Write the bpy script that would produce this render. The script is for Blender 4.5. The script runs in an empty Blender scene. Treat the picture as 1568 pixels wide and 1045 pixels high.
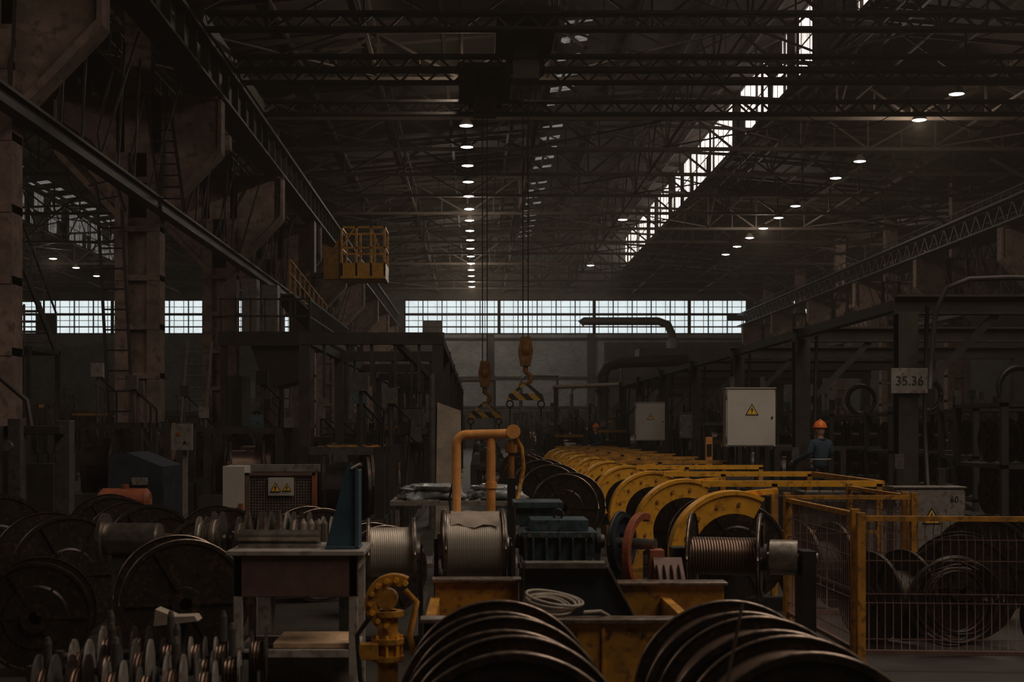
import bpy, math, random
from mathutils import Vector, Matrix
random.seed(7)
V=Vector
scene=bpy.context.scene
COL=scene.collection

# ------------------------------------------------------------------ materials
def mat(name,col,rough=.6,metal=0.,var=.45,scale=5.,bump=.15,col2=None,rust=None,emit=None):
    m=bpy.data.materials.new(name); m.use_nodes=True
    nt=m.node_tree; N=nt.nodes; L=nt.links
    b=N['Principled BSDF']
    tc=N.new('ShaderNodeTexCoord')
    no=N.new('ShaderNodeTexNoise'); no.inputs['Scale'].default_value=scale; no.inputs['Detail'].default_value=5
    no.inputs['Roughness'].default_value=.65
    L.new(tc.outputs['Object'],no.inputs['Vector'])
    cr=N.new('ShaderNodeValToRGB')
    c2=col2 or [c*(1-var) for c in col]
    cr.color_ramp.elements[0].position=.35; cr.color_ramp.elements[0].color=(*c2,1)
    cr.color_ramp.elements[1].position=.62; cr.color_ramp.elements[1].color=(*col,1)
    L.new(no.outputs['Fac'],cr.inputs['Fac'])
    out=cr.outputs['Color']
    if rust:
        n2=N.new('ShaderNodeTexNoise'); n2.inputs['Scale'].default_value=scale*2.7; n2.inputs['Detail'].default_value=6
        L.new(tc.outputs['Object'],n2.inputs['Vector'])
        r2=N.new('ShaderNodeValToRGB'); r2.color_ramp.elements[0].position=.54; r2.color_ramp.elements[1].position=.64
        L.new(n2.outputs['Fac'],r2.inputs['Fac'])
        mx=N.new('ShaderNodeMixRGB'); mx.inputs['Color2'].default_value=(*rust,1)
        L.new(r2.outputs['Color'],mx.inputs['Fac']); L.new(out,mx.inputs['Color1']); out=mx.outputs['Color']
    L.new(out,b.inputs['Base Color'])
    b.inputs['Roughness'].default_value=rough; b.inputs['Metallic'].default_value=metal
    if bump:
        bp=N.new('ShaderNodeBump'); bp.inputs['Strength'].default_value=bump; bp.inputs['Distance'].default_value=.02
        L.new(no.outputs['Fac'],bp.inputs['Height']); L.new(bp.outputs['Normal'],b.inputs['Normal'])
    if emit:
        b.inputs['Emission Color'].default_value=(*emit[0],1); b.inputs['Emission Strength'].default_value=emit[1]
        m.cycles.emission_sampling='NONE'
    return m

def wave_mat(name,c1,c2,scale,rough,metal,direction='X',hard=False,diag=False):
    m=bpy.data.materials.new(name); m.use_nodes=True
    nt=m.node_tree; N=nt.nodes; L=nt.links; b=N['Principled BSDF']
    tc=N.new('ShaderNodeTexCoord'); w=N.new('ShaderNodeTexWave')
    w.bands_direction='DIAGONAL' if diag else direction
    w.inputs['Scale'].default_value=scale; w.inputs['Distortion'].default_value=0 if hard else .6
    L.new(tc.outputs['Object'],w.inputs['Vector'])
    cr=N.new('ShaderNodeValToRGB'); cr.color_ramp.elements[0].color=(*c1,1); cr.color_ramp.elements[1].color=(*c2,1)
    if hard:
        cr.color_ramp.elements[0].position=.48; cr.color_ramp.elements[1].position=.52
    L.new(w.outputs['Fac'],cr.inputs['Fac']); L.new(cr.outputs['Color'],b.inputs['Base Color'])
    b.inputs['Roughness'].default_value=rough; b.inputs['Metallic'].default_value=metal
    if not hard:
        bp=N.new('ShaderNodeBump'); bp.inputs['Strength'].default_value=.5; bp.inputs['Distance'].default_value=.01
        L.new(w.outputs['Fac'],bp.inputs['Height']); L.new(bp.outputs['Normal'],b.inputs['Normal'])
    return m

def brick_mat(name,c1,c2,mortar,scale):
    m=bpy.data.materials.new(name); m.use_nodes=True
    nt=m.node_tree; N=nt.nodes; L=nt.links; b=N['Principled BSDF']
    tc=N.new('ShaderNodeTexCoord'); mp=N.new('ShaderNodeMapping'); mp.inputs['Rotation'].default_value=(math.pi/2,0,0)
    L.new(tc.outputs['Object'],mp.inputs['Vector'])
    br=N.new('ShaderNodeTexBrick'); br.inputs['Scale'].default_value=scale
    br.inputs['Color1'].default_value=(*c1,1); br.inputs['Color2'].default_value=(*c2,1); br.inputs['Mortar'].default_value=(*mortar,1)
    L.new(mp.outputs['Vector'],br.inputs['Vector'])
    no=N.new('ShaderNodeTexNoise'); no.inputs['Scale'].default_value=.6; no.inputs['Detail'].default_value=8
    L.new(tc.outputs['Object'],no.inputs['Vector'])
    mx=N.new('ShaderNodeMixRGB'); mx.blend_type='MULTIPLY'; mx.inputs['Fac'].default_value=.7
    L.new(br.outputs['Color'],mx.inputs['Color1']); L.new(no.outputs['Fac'],mx.inputs['Color2'])
    L.new(mx.outputs['Color'],b.inputs['Base Color']); b.inputs['Roughness'].default_value=.9
    return m

def pane_mat(name,col,st,var=.35,scale=1.5,sample=True):
    # dusty glazing; the daylight behind it is put in as emission
    m=bpy.data.materials.new(name); m.use_nodes=True
    nt=m.node_tree; N=nt.nodes; L=nt.links; N.remove(N['Principled BSDF'])
    e=N.new('ShaderNodeEmission'); e.inputs[1].default_value=st
    tc=N.new('ShaderNodeTexCoord'); no=N.new('ShaderNodeTexNoise'); no.inputs['Scale'].default_value=scale; no.inputs['Detail'].default_value=4
    L.new(tc.outputs['Object'],no.inputs['Vector'])
    cr=N.new('ShaderNodeValToRGB'); cr.color_ramp.elements[0].position=.3; cr.color_ramp.elements[1].position=.6
    cr.color_ramp.elements[0].color=(*[c*(1-var) for c in col],1); cr.color_ramp.elements[1].color=(*col,1)
    L.new(no.outputs['Fac'],cr.inputs['Fac']); L.new(cr.outputs['Color'],e.inputs[0]); L.new(e.outputs[0],N['Material Output'].inputs[0])
    if not sample: m.cycles.emission_sampling='NONE'
    return m

M={}
M['concrete']=mat('concrete_floor',(.045,.036,.03),.6,0,.5,1.2,.1)
M['col']=mat('column_plaster',(.34,.235,.195),.9,0,.5,1.6,.2,rust=(.16,.105,.085))
M['steel']=mat('dark_steel',(.048,.039,.034),.6,.3,.5,3,.1)
M['truss']=mat('truss_paint',(.08,.058,.044),.75,.0,.5,1,.05)
M['roof']=mat('roof_deck',(.055,.036,.025),.9,0,.6,.5,.1)
M['wall']=mat('wall_panel',(.13,.12,.112),.9,0,.5,.8,.1)
M['brick']=brick_mat('far_brick',(.62,.63,.64),(.45,.46,.47),(.68,.68,.68),1.5)
M['black']=mat('black_paint',(.022,.021,.022),.45,.2,.5,8,.1)
M['blackreel']=mat('reel_flange',(.042,.032,.027),.42,.5,.5,9,.15,rust=(.08,.045,.03))
M['rim']=mat('worn_rim',(.46,.35,.28),.34,.8,.7,14,.1)
M['yellow']=mat('yellow_paint',(.95,.45,.03),.45,0,.22,5,.08,rust=(.55,.24,.025))
M['yellowd']=mat('dirty_yellow',(.60,.27,.03),.5,.0,.5,6,.15,rust=(.24,.11,.025))
M['orange']=mat('orange_paint',(.92,.40,.11),.45,0,.3,8,.08)
M['hook']=mat('hook_paint',(.42,.17,.03),.55,0,.5,6,.1)
M['red']=mat('red_oxide',(.36,.10,.045),.5,0,.5,7,.1)
M['teal']=mat('teal_paint',(.065,.11,.125),.42,.1,.5,9,.15,rust=(.03,.033,.036))
M['blue']=mat('navy_paint',(.030,.040,.058),.45,.1,.4,6,.1)
M['fin']=mat('blue_enamel',(.045,.10,.15),.45,0,.3,6,.1)
M['white']=mat('cabinet_white',(.52,.48,.43),.5,0,.12,3,.03)
M['tbl']=mat('table_enamel',(.42,.38,.34),.5,0,.35,5,.05,rust=(.24,.19,.15))
M['grey']=mat('grey_enamel',(.26,.235,.21),.5,.1,.35,6,.08,rust=(.14,.10,.08))
M['dgrey']=mat('dark_grey_enamel',(.09,.08,.072),.5,.1,.35,6,.08,rust=(.055,.04,.03))
M['metal']=mat('machined_metal',(.46,.40,.35),.33,.9,.5,12,.1)
M['wood']=mat('shelf_wood',(.66,.44,.26),.7,0,.35,10,.1)
M['brown']=mat('brown_sheet',(.18,.10,.08),.6,.1,.35,6,.08)
M['board']=mat('chipboard',(.42,.34,.27),.85,0,.35,5,.15)
M['wire']=wave_mat('steel_wire_wound',(.42,.36,.30),(.85,.75,.64),22,.36,.5,'X')
M['wireY']=wave_mat('steel_wire_wound_long',(.09,.055,.042),(.27,.18,.13),22,.4,.6,'Y')
M['wireD']=wave_mat('dark_cable_wound',(.02,.016,.014),(.08,.055,.045),22,.45,.3,'X')
M['copper']=wave_mat('copper_wire_wound',(.09,.052,.038),(.26,.165,.12),16,.35,.7,'X')
M['plastic']=mat('stretch_film',(.42,.45,.46),.2,0,.6,7,.6)
M['rope']=mat('light_cable',(.38,.32,.26),.6,0,.3,20,.2)
M['haz']=wave_mat('hazard_stripes',(.65,.36,.04),(.02,.018,.015),1.6,.5,0,hard=True,diag=True)
M['sign_y']=mat('warning_yellow',(.85,.50,.05),.5,0,.05,4,0)
M['ink']=mat('ink_black',(.01,.01,.01),.6,0,.1,4,0)
M['lamp']=mat('lamp_lens',(1,1,1),.5,0,0,1,0,emit=((1,.93,.84),9.))
M['helmet']=mat('helmet_orange',(.95,.22,.03),.35,0,.08,6,0)
M['cloth']=mat('work_jacket',(.035,.065,.095),.9,0,.3,20,.3)
M['cloth2']=mat('work_trousers',(.025,.03,.045),.9,0,.3,20,.3)
M['skin']=mat('skin',(.50,.27,.19),.55,0,.1,20,.03)
M['refl']=mat('reflective_tape',(.5,.5,.46),.35,0,.1,10,0)
M['hair']=mat('hair',(.03,.02,.015),.8,0,.3,60,.3)
M['pane']=pane_mat('window_glass',(.84,.92,.92),1.05,.12,.8)
M['panel']=pane_mat('lantern_glass',(1.,.89,.78),1.9,.6,.9)
M['dglass']=pane_mat('dirty_rooflight',(.9,.85,.78),.22,.7,2,False)  # for glowing roof slots added to imitate grey specks of light
M['dglass2']=pane_mat('dirty_lantern_glass',(.9,.85,.78),.16,.7,2,False)  # lantern glazing with weaker emission put in for daylight

# ------------------------------------------------------------------ mesh builder
def basis(d):
    d=V(d).normalized()
    up=V((0,0,1)) if abs(d.z)<.95 else V((0,1,0))
    u=d.cross(up).normalized(); w=u.cross(d).normalized()
    return d,u,w
class B:
    def __init__(s): s.v=[];s.f=[];s.m=[];s.s=[];s.mats=[]
    def mi(s,k):
        if k not in s.mats: s.mats.append(k)
        return s.mats.index(k)
    def add(s,vs,fs,m,smooth=False):
        o=len(s.v); s.v+= [tuple(v) for v in vs]; i=s.mi(m)
        for f in fs: s.f.append([a+o for a in f]); s.m.append(i); s.s.append(smooth)
    def hexa(s,c8,m):
        s.add(c8,[(0,3,2,1),(4,5,6,7),(0,1,5,4),(1,2,6,5),(2,3,7,6),(3,0,4,7)],m)
    def bx(s,x0,x1,y0,y1,z0,z1,m):
        s.hexa([(x0,y0,z0),(x1,y0,z0),(x1,y1,z0),(x0,y1,z0),(x0,y0,z1),(x1,y0,z1),(x1,y1,z1),(x0,y1,z1)],m)
    def beam(s,p0,p1,w,h,m):
        p0=V(p0);p1=V(p1); d,u,k=basis(p1-p0)
        c=[]
        for p in (p0,p1):
            c+=[p-u*w/2-k*h/2,p+u*w/2-k*h/2,p+u*w/2+k*h/2,p-u*w/2+k*h/2]
        s.hexa(c,m)
    def lathe(s,p,axis,prof,m,n=32,a0=0,a1=2*math.pi,smooth=True):
        d,u,k=basis(axis); p=V(p)
        for (h0,r0),(h1,r1) in zip(prof[:-1],prof[1:]):
            vs=[];fs=[]
            for i in range(n+1):
                a=a0+(a1-a0)*i/n; c=u*math.cos(a)+k*math.sin(a)
                vs+=[p+d*h0+c*r0,p+d*h1+c*r1]
            for i in range(n): fs.append((2*i,2*i+1,2*i+3,2*i+2))
            s.add(vs,fs,m,smooth)
    def cyl(s,p0,p1,r,m,n=16,r2=None):
        p0=V(p0);p1=V(p1);h=(p1-p0).length; r2=r if r2 is None else r2
        s.lathe(p0,p1-p0,[(0,0),(0,r),(h,r2),(h,0)],m,n)
    def tube(s,pts,r,m,n=8):
        pts=[V(p) for p in pts]
        vs=[];fs=[];pu=None
        for i,p in enumerate(pts):
            d=(pts[min(i+1,len(pts)-1)]-pts[max(i-1,0)])
            d,u,k=basis(d)
            if pu is not None:
                u2=(pu-d*pu.dot(d))
                if u2.length>1e-4: u=u2.normalized(); k=u.cross(d).normalized()
            pu=u
            rr=r[i] if isinstance(r,(list,tuple)) else r
            for j in range(n):
                a=2*math.pi*j/n; vs.append(p+(u*math.cos(a)+k*math.sin(a))*rr)
        for i in range(len(pts)-1):
            for j in range(n):
                fs.append((i*n+j,i*n+(j+1)%n,(i+1)*n+(j+1)%n,(i+1)*n+j))
        fs.append(tuple(range(n))); fs.append(tuple(range((len(pts)-1)*n,len(pts)*n))[::-1])
        s.add(vs,fs,m,True)
    def prism(s,pts,ax,a0,a1,m):
        def mk(p,a):
            return {'y':(p[0],a,p[1]),'x':(a,p[0],p[1]),'z':(p[0],p[1],a)}[ax]
        n=len(pts); vs=[mk(p,a0) for p in pts]+[mk(p,a1) for p in pts]
        fs=[tuple(range(n)),tuple(range(n,2*n))[::-1]]+[(i,(i+1)%n,n+(i+1)%n,n+i) for i in range(n)]
        s.add(vs,fs,m)
    def sector(s,c,axis,r0,r1,t,a0,a1,m,n=20):
        d,u,k=basis(axis); c=V(c)
        vs=[];fs=[]
        for i in range(n+1):
            a=a0+(a1-a0)*i/n; e=u*math.cos(a)+k*math.sin(a)
            vs+=[c+e*r0-d*t/2,c+e*r1-d*t/2,c+e*r1+d*t/2,c+e*r0+d*t/2]
        for i in range(n):
            o=4*i
            for j in range(4): fs.append((o+j,o+(j+1)%4,o+4+(j+1)%4,o+4+j))
        fs.append((0,1,2,3)); fs.append((4*n+3,4*n+2,4*n+1,4*n))
        s.add(vs,fs,m)
    def torus(s,c,axis,R,r,m,n=32,k2=8):
        d,u,k=basis(axis); c=V(c)
        s.tube([c+(u*math.cos(2*math.pi*i/n)+k*math.sin(2*math.pi*i/n))*R for i in range(n+1)],r,m,k2)
    def obj(s,name,parent=None,bevel=0,loc=None):
        xs=[v[0] for v in s.v];ys=[v[1] for v in s.v];zs=[v[2] for v in s.v]
        o=loc or ((min(xs)+max(xs))/2,(min(ys)+max(ys))/2,min(zs))
        me=bpy.data.meshes.new(name)
        me.from_pydata([(a-o[0],b-o[1],c-o[2]) for a,b,c in s.v],[],s.f)
        for k in s.mats: me.materials.append(M[k])
        me.polygons.foreach_set('material_index',s.m); me.polygons.foreach_set('use_smooth',s.s)
        me.update()
        ob=bpy.data.objects.new(name,me); ob.location=o; COL.objects.link(ob)
        if bevel:
            bv=ob.modifiers.new('b','BEVEL'); bv.width=bevel; bv.segments=2; bv.limit_method='ANGLE'; bv.angle_limit=math.radians(50)
        if parent: 
            ob.parent=parent; ob.matrix_parent_inverse=Matrix.Translation(-V(parent.location))
        return ob
def inst(ob,name,loc):
    o=bpy.data.objects.new(name,ob.data); o.location=loc; COL.objects.link(o); return o
def text(body,size,loc,parent,m='ink'):
    c=bpy.data.curves.new('lettering','FONT'); c.body=body; c.size=size; c.extrude=.002; c.align_x='CENTER'; c.align_y='CENTER'
    c.materials.append(M[m]); o=bpy.data.objects.new('lettering',c); COL.objects.link(o)
    o.parent=parent; o.location=V(loc)-V(parent.location); o.rotation_euler=(math.pi/2,0,0); return o
def warn(b,x,y,z,sz):
    h=sz*.87
    b.prism([(x-sz/2,z-h/2),(x+sz/2,z-h/2),(x,z+h/2)],'y',y-.006,y,'ink')
    k=.78; b.prism([(x-sz/2*k,z-h/2+h*.07),(x+sz/2*k,z-h/2+h*.07),(x,z+h/2-h*.15)],'y',y-.010,y-.006,'sign_y')
    b.prism([(x+.02*sz,z+h*.2),(x-.10*sz,z-.06*h),(x,z-.04*h),(x-.04*sz,z-.36*h),(x+.1*sz,z+.02*h),(x+.01*sz,z+.02*h)],'y',y-.014,y-.010,'ink')

Y_END=125.; BAYS=[-26.,8.,42.]; LW=5.0
# ------------------------------------------------------------------ room shell
b=B(); b.bx(-43.5,59.5,-12,Y_END+.4,-.3,0,'concrete'); b.obj('floor')
def wallfar():
    b=B()
    b.bx(-43.5,59.5,Y_END,Y_END+.4,0,9.9,'brick'); b.bx(-43.5,59.5,Y_END,Y_END+.4,12.95,20,'wall')
    for c in BAYS:
        b.bx(c-17-1.3,c-17+2.6,Y_END-.1,Y_END+.4,9.9,12.95,'wall')
    b.bx(29.6,59.5,Y_END-.1,Y_END+.4,9.9,12.95,'wall')
    b.bx(-43.5,59.5,Y_END-.15,Y_END,0,3.2,'wall')
    b.bx(11.2,25,Y_END-.12,Y_END,3.2,9.2,'wall'); b.bx(-9,-3.2,Y_END-.12,Y_END,3.2,9.2,'wall')
    for x in (1.2,10.0): b.bx(x-.3,x+.3,Y_END-.3,Y_END,0,9.9,'wall')
    for z in (3.4,6.0,9.4): b.bx(-9,25,Y_END-.25,Y_END,z,z+.18,'wall')
    b.obj('wall_far')
wallfar()
for k,c in enumerate(BAYS):
    b=B(); x0,x1=c-14.4,c+15.7
    if k==2: x1=29.6
    b.bx(x0,x1,Y_END+.2,Y_END+.22,9.9,12.95,'pane')
    n=18 if k<2 else 2
    for i in range(n+1):
        x=x0+(x1-x0)*i/n; w=.28 if i%5==0 else .09
        b.bx(x-w/2,x+w/2,Y_END-.02,Y_END+.15,9.9,12.95,'steel')
    for i in range(n*2):
        x=x0+(x1-x0)*(i+.5)/(n*2); b.bx(x-.025,x+.025,Y_END+.02,Y_END+.08,9.9,12.95,'steel')
    for z,h in ((9.95,.12),(10.55,.12),(11.65,.22),(12.3,.05),(11.1,.05),(12.9,.12)):
        b.bx(x0,x1,Y_END-.02,Y_END+.12,z-h/2,z+h/2,'steel')
    random.seed(k+3)
    for i in range(3 if k<2 else 0):
        j=random.choice([0,1,2,15,16,17]); x=x0+(x1-x0)*j/n
        b.bx(x,x+(x1-x0)/n,Y_END+.03,Y_END+.06,random.choice([9.95,11.1]),random.choice([11.1,11.65,12.9]),'wall')
    b.obj('window_%d'%(k+1))
b=B(); b.bx(-43.9,-43.5,-12,Y_END+.4,0,20,'wall'); b.obj('wall_left')
b=B(); b.bx(59.5,59.9,-12,Y_END+.4,0,20,'wall'); b.obj('wall_right')
b=B(); b.bx(-43.9,59.9,-12.4,-12,0,20,'wall'); b.obj('wall_back')
def roof():
    b=B()
    for c in BAYS:
        for sg in (-1,1):
            pts=[(c+sg*17,14.75),(c+sg*LW,15.75),(c+sg*LW,15.85),(c+sg*17,15.0)]
            b.prism(pts,'y',-12.4,Y_END+.4,'roof')
        zr=lambda x:18.95-abs(x-c)*.13
        b.prism([(c,zr(c)),(c+LW+.4,zr(c+LW+.4)),(c+LW+.4,zr(c+LW+.4)+.15),(c,zr(c)+.15)],'y',-12.4,Y_END+.4,'roof')
        xa,xb=c-4.6,c-3.2
        b.prism([(c-LW-.4,zr(c-LW-.4)),(xa,zr(xa)),(xa,zr(xa)+.15),(c-LW-.4,zr(c-LW-.4)+.15)],'y',-12.4,Y_END+.4,'roof')
        b.prism([(xb,zr(xb)),(c,zr(c)),(c,zr(c)+.15),(xb,zr(xb)+.15)],'y',-12.4,Y_END+.4,'roof')
        b.prism([(xa,zr(xa)),(xb,zr(xb)),(xb,zr(xb)+.12),(xa,zr(xa)+.12)],'y',-12.4,56,'roof')
        y=56.
        while y<Y_END:
            y2=min(y+1.8,Y_END+.4); b.prism([(xa,zr(xa)),(xb,zr(xb)),(xb,zr(xb)+.12),(xa,zr(xa)+.12)],'y',y,y2,'roof')
            b.prism([(xa,zr(xa)+.05),(xb,zr(xb)+.05),(xb,zr(xb)+.06),(xa,zr(xa)+.06)],'y',y2,min(y+3.,Y_END+.4),'dglass')  # added glowing slot, gives a grey speck of light
            y+=3.
        for i in range(1,13):
            x=-17+34*i/13
            if abs(x)<LW: z=18.9-abs(x)*.13
            else: z=15.75-(abs(x)-LW)*.083
            b.bx(c+x-.06,c+x+.06,-12,Y_END,z-.2,z-.02,'truss')
    for i in range(46):
        y=-10+i*3
        for c in BAYS:
            for sg in (-1,1):
                b.beam((c+sg*17,y,14.68),(c+sg*LW,y,15.68),.09,.1,'truss')
    b.obj('ceiling')
roof()
n=3
for c in BAYS:
    for sg in (-1,1):
        n+=1; b=B(); x=c+sg*LW
        main=(c==8.)
        b.bx(x+sg*.04,x+sg*.06,-12.4,Y_END+.4,15.8,18.3,'panel' if (main and sg>0) else 'dglass2')
        b.bx(x-.05,x+.05,-12.4,Y_END+.4,15.7,15.85,'truss'); b.bx(x-.02,x+.02,-12.4,Y_END+.4,16.95,17.0,'truss')
        b.bx(x-.05,x+.05,-12.4,Y_END+.4,18.25,18.5,'truss')
        for i in range(92):
            y=-12+i*1.5; w=.05 if i%4 else .14
            b.bx(x-.012,x+.012,y-w/2,y+w/2,15.85,18.3,'truss')
        random.seed(n)
        for i in range(34 if main else 70):
            y=random.uniform(0,122); b.bx(x-.02,x+.02,y,y+random.choice([1,1.5,2]),15.85 if i%2 else 17.,random.choice([17.0,18.25]),'wall')  # random boards added to break up and dim the glow
        if main and sg>0:   # boards added to darken the near lantern glow, leaving a few panes
            for (ya,yb) in ((-12,33.5),(35.2,43.5),(45.5,47),(48.5,55),(58,59.5)): b.bx(x-.03,x+.03,ya,yb,15.85,18.25,'wall')
        b.obj('window_%d'%n)
def topz(x):
    x=abs(x); return 15.55-(x-LW)*.085 if x>LW else 15.55+(LW-x)*.04
b=B(); NP=12; xs=[-17+34*i/NP for i in range(NP+1)]; ZB=13.45
b.beam((-17,0,ZB),(17,0,ZB),.15,.15,'truss')
for a,c in zip(xs[:-1],xs[1:]): b.beam((a,0,topz(a)),(c,0,topz(c)),.14,.14,'truss')
for i,x in enumerate(xs): b.beam((x,0,ZB),(x,0,topz(x)+.001),.08,.08,'truss')
for i in range(NP):
    a,c=xs[i],xs[i+1]
    if i%2==0: b.beam((a,0,topz(a)),(c,0,ZB),.09,.09,'truss')
    else: b.beam((a,0,ZB),(c,0,topz(c)),.09,.09,'truss')
    m_=(a+c)/2; b.beam((m_,0,ZB),(m_,0,(ZB+topz(m_))/2),.05,.05,'truss')
for sg in (-1,1):
    b.beam((sg*LW,0,15.5),(sg*LW,0,18.3),.12,.12,'truss'); b.beam((sg*LW,0,18.2),(0,0,18.85),.1,.1,'truss')
    b.beam((sg*LW,0,18.2),(0,0,15.8),.07,.07,'truss'); b.beam((sg*2.5,0,17.0),(sg*2.5,0,18.5),.06,.06,'truss')
t0=b.obj('roof_truss',loc=(0,0,0)); t0.location=(8,6,0)
for c in BAYS:
    for i in range(20):
        y=6+i*6
        if c==8. and i==0: continue
        if c!=8. and i%2: continue
        inst(t0,'roof_truss',(c,y,0))
for c in BAYS:
    b=B()
    for x in (-17,-11.33,-5.67,0,5.67,11.33,17):
        b.beam((c+x,0,ZB+.12),(c+x,Y_END,ZB+.12),.09,.09,'truss')
        z=topz(x)-.15
        if abs(x)<16:b.beam((c+x,0,z),(c+x,Y_END,z),.07,.07,'truss')
    for i in range(20):
        y=6+6*i
        for x in (-5.67,0,5.67) :
            zt=topz(x)-.1
            b.beam((c+x,y,ZB),(c+x,y+3,zt),.06,.06,'truss'); b.beam((c+x,y+3,zt),(c+x,y+6,ZB),.06,.06,'truss')
        if i%2==0 :
            for xa,xb in ((-17,-11.33),(11.33,17),(-5.67,0),(0,5.67)):
                b.beam((c+xa,y,ZB+.1),(c+xb,y+6,ZB+.1),.06,.06,'truss'); b.beam((c+xb,y,ZB+.1),(c+xa,y+6,ZB+.1),.06,.06,'truss')
    b.obj('roof_bracing')
# ------------------------------------------------------------------ columns with corbels
def column(X,y,sides,name='hall_column'):
    b=B()
    b.bx(X-.6,X-.25,y-.3,y+.3,0,9,'col'); b.bx(X+.25,X+.6,y-.3,y+.3,0,9,'col')
    b.bx(X-.3,X+.3,y-.12,y+.12,0,9,'col')
    for i in range(7): b.bx(X-.6,X+.6,y-.32,y+.32,.4+i*1.3,.55+i*1.3,'col')
    b.bx(X-.75,X+.75,y-.45,y+.45,0,.35,'col')
    b.bx(X-.35,X+.35,y-.25,y+.25,9,14.7,'col')
    for sg in sides:
        b.prism([(X+sg*.55,7.3),(X+sg*2.05,8.9),(X+sg*2.2,9.1),(X+sg*2.2,10.5),(X-sg*.6,10.5),(X-sg*.6,7.3)],'y',y-.13,y+.13,'col')
        b.prism([(X+sg*.5,7.2),(X+sg*2.1,8.85),(X+sg*2.22,9.0),(X+sg*2.22,10.5),(X+sg*2.14,10.5),(X+sg*2.12,9.1),(X+sg*.5,7.4)],'y',y-.28,y+.28,'col')
        b.bx(X-sg*.6 if sg>0 else X-2.22,X+2.22 if sg>0 else X+.6,y-.28,y+.28,10.42,10.52,'col')
    for sg in sides: b.beam((X+sg*.3,y,12.2),(X+sg*2.6,y,13.4),.12,.12,'truss')
    return b.obj(name)
for y in range(14,123,12):
    column(-9.,y,(1,-1)); column(25.,y,(1,-1))
def runway(X,inn,lat=False):
    b=B()
    ye=Y_END-.5
    b.bx(X-.35,X+.35,2,ye,10.53,10.6,'steel'); b.bx(X-.35,X+.35,2,ye,11.5,11.6,'steel')
    if lat:
        for i in range(81):
            y=2+i*1.5; b.beam((X,y,10.6),(X,y+.75,11.5),.08,.08,'steel'); b.beam((X,y+.75,11.5),(X,y+1.5,10.6),.08,.08,'steel')
    else:
        b.bx(X-.06,X+.06,2,ye,10.6,11.5,'steel')
        for i in range(81):
            y=2+i*1.5; b.bx(X-.22,X+.22,y-.02,y+.02,10.6,11.5,'steel')
    b.bx(X-.05,X+.05,2,ye,11.6,11.72,'dgrey')
    xo=X-inn*1.1
    b.bx(min(X,xo),max(X,xo),2,ye,11.45,11.52,'steel')
    for z in (12.0,12.5): b.bx(xo-.03,xo+.03,2,ye,z,z+.05,'steel')
    for i in range(101):
        y=2+i*1.2; b.bx(xo-.025,xo+.025,y-.025,y+.025,11.5,12.55,'steel')
    b.obj('crane_runway')
runway(-7.1,1); runway(23.1,-1,True); runway(-10.9,-1); runway(26.9,1,True)
def servbeam(X,sg):
    b=B()
    b.bx(X-.14,X+.14,12,98,7.25,7.31,'steel'); b.bx(X-.14,X+.14,12,98,7.55,7.61,'steel'); b.bx(X-.03,X+.03,12,98,7.31,7.55,'steel')
    for i in range(56):
        y=13+i*1.5; b.beam((X,y,7.6),(X+sg*.15,y,10.5) if i%3 else (X+sg*.7,y+.6,10.5),.05,.05,'steel')
    for i in range(28):
        y=13+i*3; b.tube([(X,y,7.6),(X-.2,y+.5,8.2),(X-.2,y+1.2,9.2),(X,y+1.6,10.5)],.03,'steel',6)
    b.obj('service_beam')
servbeam(-8.2,1); servbeam(24.2,-1)
def stair(x,y0,z0,y1,z1,w=.8):
    b=B()
    for dx in (-w/2,w/2):
        b.beam((x+dx,y0,z0),(x+dx,y1,z1),.05,.22,'steel')
        b.beam((x+dx,y0,z0+.95),(x+dx,y1,z1+.95),.04,.04,'dgrey')
        for i in range(6):
            t=i/5; b.bx(x+dx-.02,x+dx+.02,y0+(y1-y0)*t-.02,y0+(y1-y0)*t+.02,z0+(z1-z0)*t,z0+(z1-z0)*t+.95,'dgrey')
    n=int(abs(z1-z0)/.22)
    for i in range(n+1):
        t=i/n; b.bx(x-w/2,x+w/2,y0+(y1-y0)*t-.12,y0+(y1-y0)*t+.12,z0+(z1-z0)*t-.02,z0+(z1-z0)*t+.02,'grey')
    return b
b=stair(-10.9,28,0,33,3.6); b2=stair(-10.9,35.5,3.6,30.5,7.2)
b.obj('access_stair'); b2.bx(-11.4,-10.4,33,35.6,3.5,3.6,'steel'); 
for yy in (33.1,35.4): b2.bx(-11.4,-11.3,yy,yy+.1,0,3.6,'steel'); b2.bx(-10.5,-10.4,yy,yy+.1,0,3.6,'steel')
b2.obj('access_stair')
b=stair(-10.8,41,0,45.5,3.4); b.bx(-11.3,-10.3,45.5,47.5,3.3,3.4,'steel'); b.obj('access_stair')

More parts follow.
